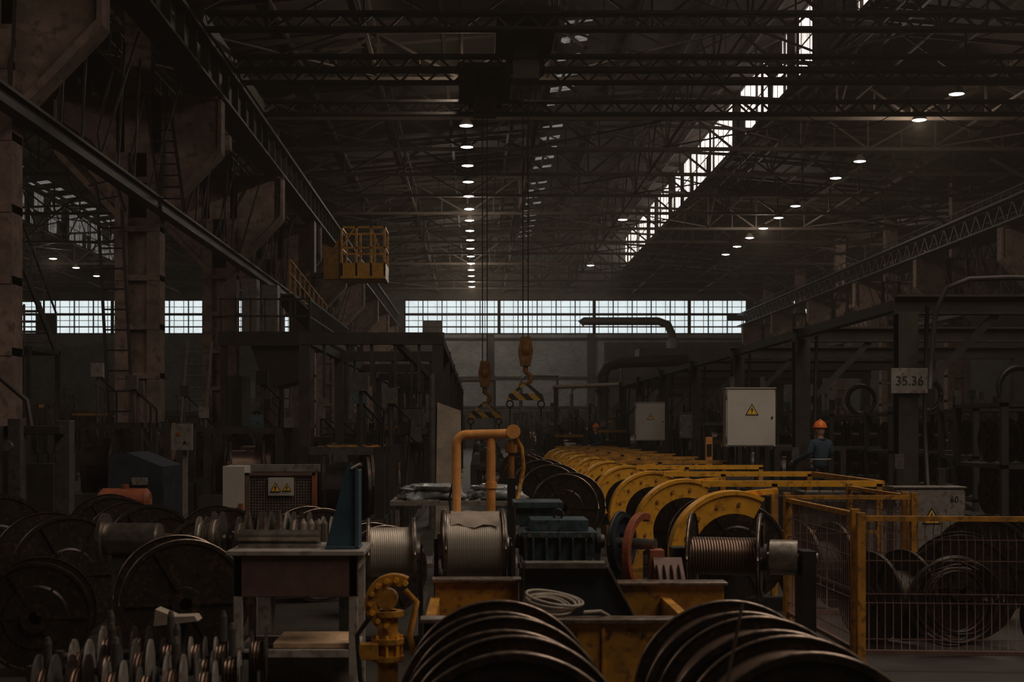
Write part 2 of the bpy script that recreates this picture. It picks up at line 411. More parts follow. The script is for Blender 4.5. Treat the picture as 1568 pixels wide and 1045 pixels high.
# ------------------------------------------------------------------ overhead crane
def crane(ys,tx,yh,hook_z,name):
    b=B()
    for yy in ys:
        b.bx(-7.1,23.1,yy-.18,yy+.18,11.80,11.88,'steel'); b.bx(-7.1,23.1,yy-.18,yy+.18,12.2,12.28,'steel')
        for i in range(38):
            xa=-7+i*.79; b.beam((xa,yy,11.85),(xa+.395,yy,12.22),.06,.06,'steel'); b.beam((xa+.395,yy,12.22),(xa+.79,yy,11.85),.06,.06,'steel')
    for X in (-7.1,23.1):
        b.bx(X-.25,X+.25,min(ys)-.6,max(ys)+.6,11.86,12.2,'steel')
        for yy in (min(ys)-.3,max(ys)+.3): b.cyl((X-.1,yy,11.86),(X+.1,yy,11.86),.14,'metal')
    b.bx(tx-.8,tx+.8,min(ys)-.1,max(ys)+.1,12.28,12.42,'steel')
    b.bx(tx-.35,tx+.35,yh-.4,yh+.4,11.0,11.5,'dgrey'); b.cyl((tx-.5,yh,11.4),(tx+.5,yh,11.4),.22,'steel')
    b.bx(tx-.3,tx+.3,yh-.05,yh+.05,11.5,12.3,'steel')
    for dx in (-.07,.07): b.cyl((tx+dx,yh,11.3),(tx+dx,yh,hook_z+1.35),.016,'black',6)
    z=hook_z; yy=yh
    b.lathe((tx-.11,yy,z+1.05),(1,0,0),[(0,0),(0,.2),(.03,.24),(.19,.24),(.22,.2),(.22,0)],'hook',24)
    b.prism([(tx-.13,z+1.38),(tx+.13,z+1.38),(tx+.2,z+1.0),(tx+.13,z+.6),(tx-.13,z+.6),(tx-.2,z+1.0)],'y',yy-.16,yy+.16,'hook')
    b.cyl((tx,yy,z+.62),(tx,yy,z+.42),.07,'hook',12)
    hk=[]
    for i in range(13):
        a=math.radians(90-i*24); hk.append((tx+.15*math.cos(a)*1.0,yy,z+.27+.15*math.sin(a)))
    b.tube([(tx,yy,z+.5)]+hk[:10],[.05]+[.05,.055,.06,.065,.065,.06,.05,.045,.035,.02],'hook',8)
    b.prism([(tx-.5,z-.32),(tx+.5,z-.32),(tx+.44,z-.14),(tx-.44,z-.14)],'y',yy-.1,yy+.1,'haz')
    for sg in (-1,1):
        b.beam((tx+sg*.03,yy,z+.12),(tx+sg*.36,yy,z-.16),.16,.08,'haz')
        b.torus((tx+sg*.42,yy,z-.42),(0,1,0),.09,.02,'black',14,6)
        b.tube([(tx+sg*.42,yy,z-.5),(tx+sg*.42,yy,z-1.0)],.02,'black',5)
    b.obj(name)
crane((36.2,40.4),1.31,38.2,2.75,'overhead_crane'); crane((41.8,46.0),.24,42.4,2.3,'overhead_crane')

# ------------------------------------------------------------------ lamps
def lamp(x,y,z=13.1,light=0):
    b=B()
    b.lathe((x,y,z),(0,0,1),[(0,.26),(.05,.27),(.2,.16),(.28,.1),(.28,0)],'grey',14)
    b.lathe((x,y,z),(0,0,1),[(.02,0),(-.03,.12),(0,.25)],'lamp',14)
    b.cyl((x,y,z+.25),(x,y,z+.42),.02,'steel',5)
    o=b.obj('highbay_lamp')
    if light:
        l=bpy.data.lights.new('lamp_light','POINT'); l.energy=light; l.color=(1,.84,.66); l.shadow_soft_size=.1
        lo=bpy.data.objects.new('lamp_light',l); COL.objects.link(lo); lo.parent=o; lo.location=(0,0,-.12)
for i in range(-2,16): 
    if i==-1: continue
    lamp(-.4,53.7+i*4.1,light={-2:350,5:400,11:500,15:500}.get(i,0))
for i in (0,1,3,4,6,7,8,9,10,11): lamp(16.4,48.6+i*4.1,light={1:350,8:350}.get(i,0))
for i in range(3): lamp(-28.6,96+i*5.5,light=250 if i==0 else 0)
for i in range(9): lamp(29.6,84+i*4.1,light=300 if i==3 else 0)
for y in (78,100): lamp(8.,y)

# ------------------------------------------------------------------ helpers for objects
def reel(b,c,axis,R,w,rd,fl='blackreel',wire='wire',rim='rim',spokes=True,n=40,rims=True):
    d,u,k=basis(axis); c=V(c)
    for sg in (-1,1):
        p=c+d*(sg*w/2)
        t=.018
        b.lathe(p,d*sg,[(0,.05),(0,R*.97),(-.012,R),(t,R*1.0),(t,R*.94),(.006,R*.92),(.006,rd*.75),(t,rd*.7),(t,.05),(0,.05)],fl,n)
        if rims: b.torus(p+d*sg*.004,d,R,.008,rim,n,6)
        b.lathe(p,d*sg,[(0,.1),(.05,.1),(.05,.045),(0,.045)],fl,16)
        if spokes:
            for i in range(6):
                a=math.pi/3*i; e=u*math.cos(a)+k*math.sin(a)
                b.beam(p+d*sg*.012+e*.1,p+d*sg*.012+e*R*.92,.03,.018,fl)
    b.lathe(c-d*w/2,d,[(0,rd),(w,rd)],wire,n)

for X in (.10,1.17):
    for i,y in enumerate((6.42,5.86,5.30)):
        b=B(); reel(b,(X+.02*i,y,.45),(.03,1,0),.44,.40,.39,wire='wireY',spokes=False,n=72); b.obj('cable_reel')
b=B(); b.tube([(.74,4.92,.0),(.82,4.95,.55),(.93,4.98,1.08)],.006,'metal',6); b.cyl((.815,4.95,.5),(.825,4.95,.6),.012,'metal',8); b.obj('steel_rod')

# yellow machine bed
b=B()
b.bx(-.3,1.25,8.0,8.06,0,.60,'yellowd'); b.bx(-.32,1.27,7.96,8.12,.60,.625,'rim')
b.bx(-.3,-.24,8.0,9.3,0,.6,'yellowd'); b.bx(1.19,1.25,8.0,9.3,0,.6,'yellowd')
b.bx(-.27,.27,9.2,9.3,0,.70,'yellowd'); b.bx(-.29,.29,9.16,9.34,.70,.72,'rim')
b.bx(.85,1.6,9.2,9.3,0,.68,'yellowd'); b.bx(.83,1.62,9.16,9.34,.68,.70,'rim')
for x in (-.1,.3,.7,1.05): b.bx(x,x+.02,7.98,8.0,.05,.58,'yellowd')
for i in range(8): b.cyl((-.2+i*.19,7.985,.54),(-.2+i*.19,8.0,.54),.014,'rim',6)
b.bx(-.2,1.15,8.1,9.2,.2,.3,'black')
b.obj('machine_bed',bevel=.004)
b=B()
b.prism([(.30,.31),(.98,.31),(.98,.50),(.82,.84),(.79,.86),(.32,.86),(.30,.84)],'y',8.78,8.84,'blue')
b.prism([(.30,.84),(.79,.84),(.79,.865),(.30,.865)],'y',8.70,8.86,'metal')
b.beam((.80,8.78,.85),(.99,8.78,.5),.10,.014,'metal')
b.bx(.3,.34,8.84,9.18,.31,.84,'blue'); b.bx(.75,.79,8.84,9.18,.31,.8,'blue')
b.obj('machine_guard_plate',bevel=.004)
b=B()
for i in range(7):
    R=.11+.012*(i%3)+.006*i; b.torus((.43+.012*math.sin(i*2),8.35+.02*math.cos(i*3),.335+.015*i),(.05*math.sin(i),.06*math.cos(i*2),1),R+.02,.009,'rope',30,6)
pts=[(.56,8.3,.42),(.68,8.2,.5),(.76,8.15,.62),(.70,8.05,.66),(.6,8.0,.66)]
b.tube(pts,.009,'rope',6)
for i in range(5): b.torus((.40+.012*i,8.2+.01*math.sin(i*3),.66+.014*i),(.12+.05*math.sin(i*2),-.35+.06*i,1),.13+.009*i,.009,'rope',30,6)
b.obj('cable_coil')

# teal gearbox with motor
b=B()
b.bx(.36,.84,10.3,10.75,.72,.92,'teal'); b.bx(.33,.87,10.26,10.79,.90,.945,'teal')
b.bx(.39,.81,10.32,10.73,.945,1.03,'teal'); b.bx(.33,.87,10.26,10.79,.68,.72,'teal')
for i in range(5): b.bx(.40+i*.095,.415+i*.095,10.24,10.3,.73,.90,'teal')
b.bx(.30,.62,10.9,11.3,.95,1.10,'teal'); b.bx(.28,.66,10.86,11.34,1.08,1.13,'teal')
for i in range(6): b.cyl((.38+i*.09,10.25,.92),(.38+i*.09,10.21,.92),.014,'rim',6)
for x in (.34,.88): b.lathe((x,10.5,.86),(1 if x>.5 else -1,0,0),[(0,.1),(.03,.1),(.03,.055),(.06,.05),(.06,0)],'black',20)
b.torus((.6,10.5,1.06),(0,1,0),.035,.01,'black',16,6)
b.bx(.32,.9,10.3,10.8,.3,.68,'black'); b.bx(.32,.95,10.25,10.85,0,.3,'black'); b.bx(.34,.6,10.9,11.3,0,.95,'black')
b.obj('gearbox',bevel=.008)

def spool(c,R,w,rd,axis=(1,.08,0),wire='wire',fl='metal',stand=True,standm='black'):
    b=B(); reel(b,c,axis,R,w,rd,fl=fl,wire=wire,spokes=False,n=48)
    c=V(c)
    if stand:
        for sg in (-1,1):
            x=c.x+sg*(w/2+.06); b.prism([(c.y-.14,0),(c.y+.14,0),(c.y+.05,c.z+.06),(c.y-.05,c.z+.06)],'x',x-.015,x+.015,standm)
        b.cyl((c.x-w/2-.08,c.y,c.z),(c.x+w/2+.08,c.y,c.z),.03,'metal',12)
        b.bx(c.x-w/2-.08,c.x+w/2+.08,c.y-.1,c.y+.1,0,.08,standm)
    return b
b=spool((-.03,10.9,.79),.285,.44,.25)
cols=[]
for j in range(7):
    x=-.20+j*.062
    row=[]
    for i in range(10):
        a=math.radians(40+i*9+4*math.sin(j*1.7)); r=.262+.008*math.sin(j*2.1+i*1.3)+(.02 if i>7 else 0)
        row.append((x,10.9-r*math.cos(a),.79+r*math.sin(a)))
    cols.append(row)
vs=[p for r in cols for p in r]; fs=[(j*10+i,j*10+i+1,(j+1)*10+i+1,(j+1)*10+i) for j in range(6) for i in range(9)]
b.add(vs,fs,'board',True)
b.obj('wire_spool')
spool((-.66,10.95,.74),.26,.34,.19,wire='wire').obj('wire_spool')
b=B()
b.cyl((-2.45,11.5,.80),(-.95,11.5,.80),.035,'metal',14)
random.seed(4)
x=-2.25
while x<-.98:
    r=random.choice([.12,.18,.22,.15]); b.lathe((x,11.5,.8),(1,0,0),[(0,.03),(0,r),(.015,r),(.015,.03)],random.choice(['metal','grey','blackreel']),28)
    if random.random()<.4: b.lathe((x,11.5,.8),(1,0,0),[(.015,r*.7),(.06,r*.7)],'wire',24)
    x+=random.uniform(.04,.09)
b.bx(-2.4,-.95,11.3,11.7,.42,.5,'grey'); 
for x in (-2.3,-1.7,-1.05): b.bx(x-.05,x+.05,11.35,11.65,0,.45,'grey'); b.bx(x-.03,x+.03,11.45,11.55,.45,.84,'grey')
b.obj('winding_line',bevel=.004)
# red rimmed disc brake wheel
b=B()
b.lathe((1.0,10.1,.88),(1,-.55,.0),[(0,.07),(0,.20),(.06,.21),(.06,.185),(.03,.18),(.03,.07)],'blue',36)
b.torus((1.02,10.1,.88),(1,-.55,0),.215,.014,'black',36,8)
b.sector((1.16,10.0,.82),(1,-.6,0),.23,.28,.05,math.radians(-60),math.radians(110),'red',24)
b.cyl((.96,10.12,.88),(1.25,9.95,.88),.04,'metal',14)
b.bx(.98,1.05,10.02,10.2,0,.8,'black'); b.bx(1.2,1.3,9.85,10.0,0,.85,'red')
b.prism([(9.6,.55),(10.1,.55),(10.1,.74),(9.85,.80),(9.6,.62)],'x',1.22,1.42,'brown')
for i in range(4): b.sector((1.24+.05*i,9.75,.60),(1,0,0),.1,.16,.02,0,math.pi,'brown',14)
b.bx(1.22,1.42,9.6,9.9,0,.6,'black')
b.obj('brake_wheel',bevel=.004)
b=B(); reel(b,(1.86,10.6,.74),(1,-.28,0),.32,.50,.14,wire='copper',n=56); 
b.cyl((1.5,10.7,.74),(2.5,10.42,.74),.04,'metal',12)
b.lathe((2.15,10.52,.74),(1,-.28,0),[(.02,.0),(.02,.13),(.22,.13),(.22,0)],'metal',30)
b.bx(1.46,1.56,10.6,10.8,0,.80,'black'); b.bx(2.36,2.46,10.3,10.55,0,.80,'black')
b.obj('copper_wire_reel')

# ------------------------------------------------------------------ yellow arch line (stranding machine)
b=B()
b.cyl((2.33,12.4,.55),(2.33,42,.55),.09,'steel',16)
for k in range(10):
    y=12.9+2.95*k
    a0,a1=math.radians(62),math.radians(205)
    b.sector((2.33,y,.55),(0,1,0),.37,.56,.10,a0,a1,'yellow',30)
    b.sector((2.33,y+.06,.55),(0,1,0),.54,.575,.26,a0,a1,'yellow',30)
    for j in range(5):
        a=math.radians(85+j*25); x=2.33+.46*math.cos(a); z=.55+.46*math.sin(a)
        b.cyl((x,y-.07,z),(x,y-.05,z),.018,'yellowd',8)
    b.bx(1.85,2.85,y+.25,y+.35,0,.12,'black'); b.bx(2.2,2.46,y+.15,y+.5,0,.5,'black')
    reel(b,(2.45,y+.75,.52),(0,1,0),.47,.5,.34,wire='wireY',n=32); reel(b,(2.45,y+1.6,.52),(0,1,0),.47,.5,.34,wire='wireY',n=32)
    b.bx(1.72,1.84,y-.1,y+.1,0,.40,'yellowd')
    b.beam((2.33,y+.1,1.08),(2.75,y+.1,1.12),.06,.05,'yellow')
b.obj('stranding_machine')
for k in range(10):
    y=14.4+3.0*k; x0=2.98; x1=4.1
    b=B()
    z=1.13
    b.bx(x0-.7,x1,y-.03,y+.03,z-.03,z+.03,'yellow' if k<3 else 'yellowd')
    for x in (x0+.03,x1-.03): b.bx(x-.03,x+.03,y-.03,y+.03,0,z,'yellowd')
    if k%2==0:
        b.bx(x0,x1,y-.02,y+.02,.62,.66,'yellowd')
        for j in range(8): 
            xx=x0+(x1-x0)*(j+.5)/8; b.bx(xx-.006,xx+.006,y-.006,y+.006,.1,z,'brown')
    if k==0: b.bx(x1-.03,x1+.03,y,y+2.9,z-.03,z+.03,'yellowd')
    b.bx(x1-.6,x1+.1,y+.9,y+1.5,0,.9,'steel') ; b.bx(x1-.55,x1+.05,y+.95,y+1.45,.9,1.0,'dgrey')
    b.cyl((x0+.3,y+1.2,0),(x0+.3,y+1.2,.95),.12,'black',12)
    b.obj('safety_rail')

def fence(p0,p1,z,postm='yellowd',name='mesh_fence',n=None):
    p0=V((*p0,0));p1=V((*p1,0));d=(p1-p0); L=d.length; e=d/L
    b=B()
    for p in (p0,p1): b.bx(p.x-.028,p.x+.028,p.y-.028,p.y+.028,0,z+.04,postm); b.bx(p.x-.07,p.x+.07,p.y-.07,p.y+.07,0,.012,postm)
    b.beam(p0+V((0,0,z)),p1+V((0,0,z)),.035,.035,postm); b.beam(p0+V((0,0,.12)),p1+V((0,0,.12)),.03,.03,'brown')
    n=int(L/.055); nn=V((-e.y,e.x,0))
    for i in range(1,n):
        q=p0+e*(L*i/n)
        b.tube([q+V((0,0,.1)),q+V((0,0,z*.44)),q+nn*.03+V((0,0,z*.47)),q+V((0,0,z*.5)),q+V((0,0,z*.86)),q+nn*.035+V((0,0,z*.90)),q+V((0,0,z-.02))],.0032,'brown',4)
    for f in (.2,.44,.5,.72,.86): b.beam(p0+V((0,0,z*f)),p1+V((0,0,z*f)),.006,.006,'brown')
    return b.obj(name)
fence((2.70,10.0),(4.6,9.85),1.06)
fence((2.65,12.1),(2.69,10.12),1.08)
fence((2.66,12.2),(3.75,12.2),1.10)
fence((3.72,12.35),(3.72,14.2),1.10)
for (x,y,R,ax) in ((3.2,11.1,.36,(1,.5,0)),(3.85,11.3,.42,(.3,1,0)),(3.15,13.2,.4,(1,.3,0)),(4.5,12.6,.45,(.5,1,0)),(4.9,11.1,.5,(.4,1,0)),(5.5,13.6,.5,(1,.2,0)),(4.35,10.5,.27,(1,.4,0))):
    b=B(); reel(b,(x,y,R+.02),ax,R,.34,R*.55,wire='wireD',n=36,rims=False); b.obj('cable_reel')
b=B()
random.seed(21)
for i in range(9):
    b.torus((3.55+random.uniform(-.05,.05),10.55+random.uniform(-.04,.04),.38+random.uniform(-.05,.05)),(random.uniform(-.3,.3),1,random.uniform(-.2,.2)),random.uniform(.22,.34),.011,'blackreel',30,5)
b.obj('hanging_cable_coil')

# ------------------------------------------------------------------ cabinets
def cabinet(x0,x1,y,z0,z1,name='electrical_cabinet',m='white',legs=True,w=True,dep=.28):
    b=B(); b.bx(x0,x1,y,y+dep,z0,z1,m)
    b.bx(x0+.02,x1-.02,y-.02,y,z0+.02,z1-.02,m)
    b.cyl((x1-.06,y-.035,(z0+z1)/2),(x1-.06,y-.02,(z0+z1)/2),.018,'black',10)
    for z in (z0+.12,z1-.12): b.cyl((x0+.012,y-.025,z-.04),(x0+.012,y-.025,z+.04),.01,'grey',8)
    b.bx(x0-.01,x1+.01,y-.03,y+dep+.01,z1,z1+.015,m)
    if legs:
        for x in (x0+.15,x1-.15): b.bx(x-.04,x+.04,y+dep,y+dep+.08,0,z1+.2,'steel')
    if w: warn(b,(x0+x1)/2+(x1-x0)*.02,y-.021,z0+(z1-z0)*.64,(x1-x0)*.26)
    for i in range(3): b.tube([(x0+.2+.1*i,y+.1,z0),(x0+.2+.1*i,y+.15,z0-.4),(x0+.25+.1*i,y+.2,0.02)],.015,'black',6)
    return b.obj(name,bevel=.006)
cabinet(4.03,4.83,23,1.39,2.33)
cabinet(4.35,5.16,39,1.34,2.38)
cabinet(-1.49,-1.13,29.0,1.38,2.1,m='dgrey',w=False)
cabinet(4.42,4.70,31,1.45,2.0,m='dgrey',w=False)
o=cabinet(4.40,5.15,15,.25,1.06,m='grey',name='control_cabinet'); text('60',.09,(5.03,14.975,.94),o)
b=B(); b.bx(4.80,4.94,29.8,29.94,0,1.5,'orange'); b.bx(4.72,5.02,29.72,30.02,0,.04,'orange'); b.bx(4.82,4.92,29.78,29.8,1.1,1.35,'black'); b.obj('guard_bollard')
# ------------------------------------------------------------------ right portal frames
for k in range(7):
    y=18.9+6.1*k; b=B(); X=5.7
    b.bx(X-.13,X+.13,y-.13,y-.11,0,3.2,'steel'); b.bx(X-.13,X+.13,y+.11,y+.13,0,3.2,'steel'); b.bx(X-.02,X+.02,y-.11,y+.11,0,3.2,'steel')
    b.bx(X-.22,X+.22,y-.2,y+.2,0,.03,'steel')
    b.bx(X-.15,X+6.3,y-.12,y+.12,3.2,3.23,'steel'); b.bx(X-.15,X+6.3,y-.015,y+.015,3.23,3.43,'steel'); b.bx(X-.15,X+6.3,y-.12,y+.12,3.43,3.46,'steel')
    b.bx(X+6,X+6.25,y-.12,y+.12,0,3.2,'steel')
    b.beam((X+.1,y,2.1),(X+1.2,y,3.2),.09,.09,'steel')
    if k<6: b.bx(X-.08,X+.08,y+.13,y+5.97,3.28,3.42,'steel')
    b.tube([(X+.25,y-.1,3.3),(X+.22,y-.16,2.6),(X+.2,y-.16,1.7),(X+.25,y-.14,.9)],.03,'steel',6)
    b.bx(X-.2,X-.08,y-.2,y-.12,1.1,1.35,'dgrey')
    b.obj('portal_frame')
b=B(); b.bx(5.45,5.93,18.70,18.72,2.15,2.48,'grey'); b.bx(5.60,5.78,18.72,18.765,2.2,2.4,'steel'); o=b.obj('aisle_sign',bevel=.003)
text('35.36',.17,(5.69,18.695,2.31),o)
b=B(); b.tube([(5.86,18.4,2.2),(5.88,18.4,2.6),(5.92,18.35,3.2),(6.05,18.3,3.5),(6.3,18.2,3.60),(6.8,18.2,3.62),(9.4,18.2,3.55)],.035,'steel',8); b.obj('conduit_pipe')
# ------------------------------------------------------------------ left portal gantry
for k in range(7):
    y=24+6*k; b=B()
    for X in (-.66,-2.9): b.bx(X-.09,X+.09,y-.09,y+.09,0,3.1,'steel'); b.bx(X-.16,X+.16,y-.16,y+.16,0,.03,'steel')
    b.bx(-3.0,-.55,y-.1,y+.1,3.1,3.3,'steel')
    if k<6:
        for X in (-.62,-1.4,-2.9): b.bx(X-.05,X+.05,y+.1,y+5.9,3.12,3.28,'steel')
    b.beam((-.7,y,2.5),(-1.3,y,3.1),.07,.07,'steel'); b.cyl((-.75,y-.15,0),(-.75,y-.15,2.6),.05,'dgrey',8)
    for j in range(5): b.bx(-2.6+j*.4,-2.55+j*.4,y-.05,y+.05,2.2+.1*(j%3),3.1,'steel')
    b.obj('machine_gantry')
b=B()
b.prism([(-.50,0),(-.18,0),(-.19,1.90),(-.47,2.0)],'y',16.95,17.0,'board')
b.bx(-.49,-.44,17.0,17.05,0,1.95,'steel'); b.bx(-.25,-.2,17.0,17.05,0,1.85,'steel')
b.obj('leaning_board')
b=B()
def arcpts(x0,z0,r,a0,a1,y,n=6): return [(x0+r*math.cos(math.radians(a0+(a1-a0)*i/n)),y,z0+r*math.sin(math.radians(a0+(a1-a0)*i/n))) for i in range(n+1)]
b.tube([(-.2,14,0),(-.2,14,1.5)]+arcpts(-.1,1.53,.10,180,90,14)+[(.30,14,1.64),(.38,14,1.66)],.045,'orange',14)
b.cyl((.14,14.02,0),(.14,14.02,1.62),.045,'orange',14)
b.lathe((.14,14.02,1.1),(0,0,1),[(0,.045),(0,.06),(.06,.06),(.06,.045)],'orange',14)
b.cyl((.34,14,1.58),(.34,14,1.2),.03,'hook',10); b.lathe((.34,14,1.45),(0,0,1),[(0,0),(0,.06),(.08,.06),(.08,0)],'hook',12)
b.lathe((.36,13.95,1.66),(0,1,0),[(0,0),(0,.07),(.1,.07),(.1,0)],'orange',16)
b.tube([(.36,14,1.64),(.44,14,1.5),(.46,14,1.3),(.40,14,1.0)],.022,'yellowd',8)
b.tube([(-.2,14.0,1.3),(-.27,14.0,1.0),(-.24,14,.7)],.012,'black',6)
b.bx(-.3,.25,13.9,14.12,0,.05,'orange'); b.bx(.3,.38,13.96,14.04,0,1.2,'black')
b.obj('pipe_davit')
b=B()
b.bx(-.95,.55,15.6,16.6,.84,.89,'grey'); b.bx(-.9,.5,15.65,16.55,.15,.2,'grey')
for x in (-.9,.45):
    for y in (15.65,16.5): b.bx(x,x+.05,y,y+.05,0,.84,'grey')
b.obj('work_table')
def lump(name,c,sx,sy,sz,m,amp=.25,seed=1):
    random.seed(seed); import bmesh
    bm=bmesh.new(); bmesh.ops.create_icosphere(bm,subdivisions=4,radius=1)
    from mathutils import noise
    for v in bm.verts:
        p=v.co.copy(); k=1+amp*noise.noise(p*2.2+V((seed*3.1,0,0)))+amp*.5*noise.noise(p*6)
        q=V((math.copysign(abs(p.x)**.5,p.x),math.copysign(abs(p.y)**.5,p.y),math.copysign(abs(p.z)**.6,p.z)))*k
        v.co=V((q.x*sx,q.y*sy,max(q.z*sz,-sz*.8)))
    me=bpy.data.meshes.new(name); bm.to_mesh(me); bm.free(); me.materials.append(M[m])
    for p in me.polygons: p.use_smooth=True
    o=bpy.data.objects.new(name,me); COL.objects.link(o); o.location=(c[0],c[1],c[2]+sz*.8); return o
lump('film_wrapped_bundle',(-.5,16,.89),.33,.3,.09,'plastic',.45,2)
lump('film_wrapped_bundle',(.2,16,.89),.28,.3,.09,'plastic',.45,5)

# ------------------------------------------------------------------ foreground table
b=B()
b.bx(-1.56,-.70,8.85,9.55,.90,.93,'tbl'); b.bx(-1.52,-.74,8.88,8.90,.64,.90,'brown')
for x in (-1.52,-.80):
    for y in (8.88,9.46): b.bx(x,x+.055,y,y+.055,0,.90,'tbl')
b.bx(-.80,-.745,8.94,9.46,.80,.9,'tbl')
b.bx(-1.46,-.80,8.88,8.92,.26,.31,'tbl'); b.bx(-1.5,-.76,9.46,9.5,.26,.31,'tbl'); b.bx(-.79,-.755,8.93,9.46,.26,.31,'tbl'); b.bx(-1.51,-1.48,8.93,9.46,.26,.31,'tbl')
b.bx(-1.28,-.78,8.93,9.44,.31,.345,'wood')
b.bx(-1.44,-.80,9.44,9.46,0,.26,'grey')
b.obj('workbench',bevel=.004)
b=B()
b.bx(-1.52,-1.02,9.05,9.35,.93,.96,'metal'); b.cyl((-1.52,9.1,1.0),(-1.0,9.1,1.0),.045,'metal',20)
for i,x in enumerate((-1.48,-1.38,-1.28)):
    b.lathe((x,9.25,.96),(0,0,1),[(0,.03),(.06,.032),(.12,.02),(.2,.004)],'rim',12)
for i,x in enumerate((-1.12,-1.07,-1.02,-.985)):
    b.lathe((x,9.18,.96),(0,0,1),[(0,.02),(.12,.02),(.15,.006)],'board',10)
b.obj('wire_guide_roller')
b=B()
b.prism([(-.955,.935),(-.76,.935),(-.752,1.43),(-.80,1.47),(-.815,1.46)],'y',9.0,9.03,'fin'); b.bx(-.77,-.745,8.97,9.2,.935,1.43,'fin'); b.bx(-.955,-.74,8.97,9.2,.932,.95,'fin')
b.cyl((-.79,9.0,1.44),(-.73,8.96,1.47),.012,'metal',8)
b.obj('blade_guard',bevel=.004)
b=B()
x=-.52;y=8.3
b.bx(x-.16,x+.16,y-.16,y+.16,0,.04,'yellowd'); b.cyl((x,y,.04),(x,y,.62),.06,'yellowd',20)
for z in (.12,.34,.44,.60): b.lathe((x,y,z),(0,0,1),[(0,.055),(0,.095),(.03,.095),(.03,.055)],'yellowd',20)
for i in range(8):
    a=math.pi/4*i; b.cyl((x+.08*math.cos(a),y+.08*math.sin(a),.33),(x+.08*math.cos(a),y+.08*math.sin(a),.49),.01,'yellow',6)
b.lathe((x,y-.02,.70),(0,1,0),[(-.05,0),(-.05,.06),(.07,.06),(.07,0)],'yellowd',18)
b.sector((x+.04,y-.03,.68),(0,1,0),.10,.17,.08,math.radians(60),math.radians(260),'yellowd',20)
for i in range(9):
    a=math.radians(60+i*24); b.cyl((x+.04+.135*math.cos(a),y-.09,.68+.135*math.sin(a)),(x+.04+.135*math.cos(a),y-.06,.68+.135*math.sin(a)),.016,'yellow',6)
b.tube([(x+.10,y,.75),(x+.17,y,.68),(x+.13,y-.05,.5),(x+.17,y,.3),(x+.12,y,.1)],.018,'yellowd',8)
b.tube([(x-.1,y-.1,.6),(x-.17,y-.1,.5),(x-.15,y-.12,.25),(x-.1,y-.1,.1)],.014,'black',8)
b.bx(x-.16,x-.05,y-.12,y-.02,.36,.45,'yellowd')
b.obj('hydraulic_valve_unit',bevel=.003)
for (c,ax,R,w,rd,nm) in (((-3.45,11.7,.50),(.75,-1,0),.49,.5,.3,'cable_drum'),((-3.2,13.5,.50),(.75,-1,0),.48,.5,.3,'cable_drum'),((-4.5,13.2,.55),(.6,-1,0),.54,.5,.35,'cable_drum'),
    ((-2.12,10.2,.46),(.35,-1,0),.45,.42,.16,'cable_drum'),((-2.55,14.2,.46),(.5,-1,0),.45,.4,.3,'cable_drum'),((-1.6,14.0,.46),(.5,-1,0),.45,.4,.25,'cable_drum'),((-.9,12.9,.42),(.4,-1,0),.4,.4,.25,'cable_drum'),
    ((-2.6,12.5,.46),(.9,-.6,0),.44,.4,.3,'cable_drum'),((-3.9,15.2,.5),(.4,-1,0),.48,.4,.3,'cable_drum'),((-3.05,9.9,.40),(.2,-1,0),.38,.4,.3,'cable_drum')):
    b=B(); reel(b,c,ax,R,w,rd,wire='wireY',n=56,rims=c[0]>-2.2); b.obj(nm)
b=B(); b.lathe((-2.85,10.95,.84),(1,-.05,0),[(0,0),(0,.12),(.02,.125),(.4,.125),(.42,.12),(.42,0)],'metal',32); b.lathe((-2.88,10.95,.84),(1,-.05,0),[(0,0),(0,.2),(.03,.2),(.03,0)],'metal',32)
b.bx(-2.80,-2.5,10.9,11.0,0,.72,'dgrey'); b.obj('tension_roller')
# bobbin rack bottom left
b=B()
for r in range(3):
    y=6.95+r*.5; 
    b.bx(-2.35,-1.22,y-.03,y+.03,.20,.25,'steel'); b.cyl((-2.3,y,.42),(-1.25,y,.42),.02,'dgrey',10)
    for x in (-2.33,-1.25): b.bx(x-.02,x+.02,y-.03,y+.03,0,.45,'steel')
    random.seed(r+11)
    for i in range(6):
        x=-2.1+i*.16+random.uniform(-.02,.02)+r*.03; R=random.choice([.11,.14,.17])
        for dx in (-.04,.04): b.lathe((x+dx,y,.42),(1,.1,0),[(-.006,.02),(-.006,R),(.006,R),(.006,.02)],random.choice(['blackreel','dgrey','grey']),24)
        b.lathe((x-.04,y,.42),(1,.1,0),[(0,R*.6),(.08,R*.6)],'copper',20)
        if i%2==r%2: b.lathe((x,y+.02,.50),(0,0,1),[(0,.022),(.14,.02),(.17,.012),(.175,0)],'dgrey',8)
b.bx(-2.35,-2.3,6.85,8.0,.18,.22,'steel'); b.bx(-1.27,-1.22,6.85,8.0,.18,.22,'steel')
b.obj('bobbin_rack')
b=B(); b.tube([(-1.75,8.45,0),(-1.75,8.45,.5),(-1.72,8.45,.57)],.02,'steel',8); b.prism([(-1.90,.53),(-1.64,.56),(-1.66,.59),(-1.78,.585),(-1.89,.63)],'y',8.36,8.5,'board'); b.bx(-1.85,-1.65,8.36,8.55,0,.02,'steel'); b.obj('rag_stand')

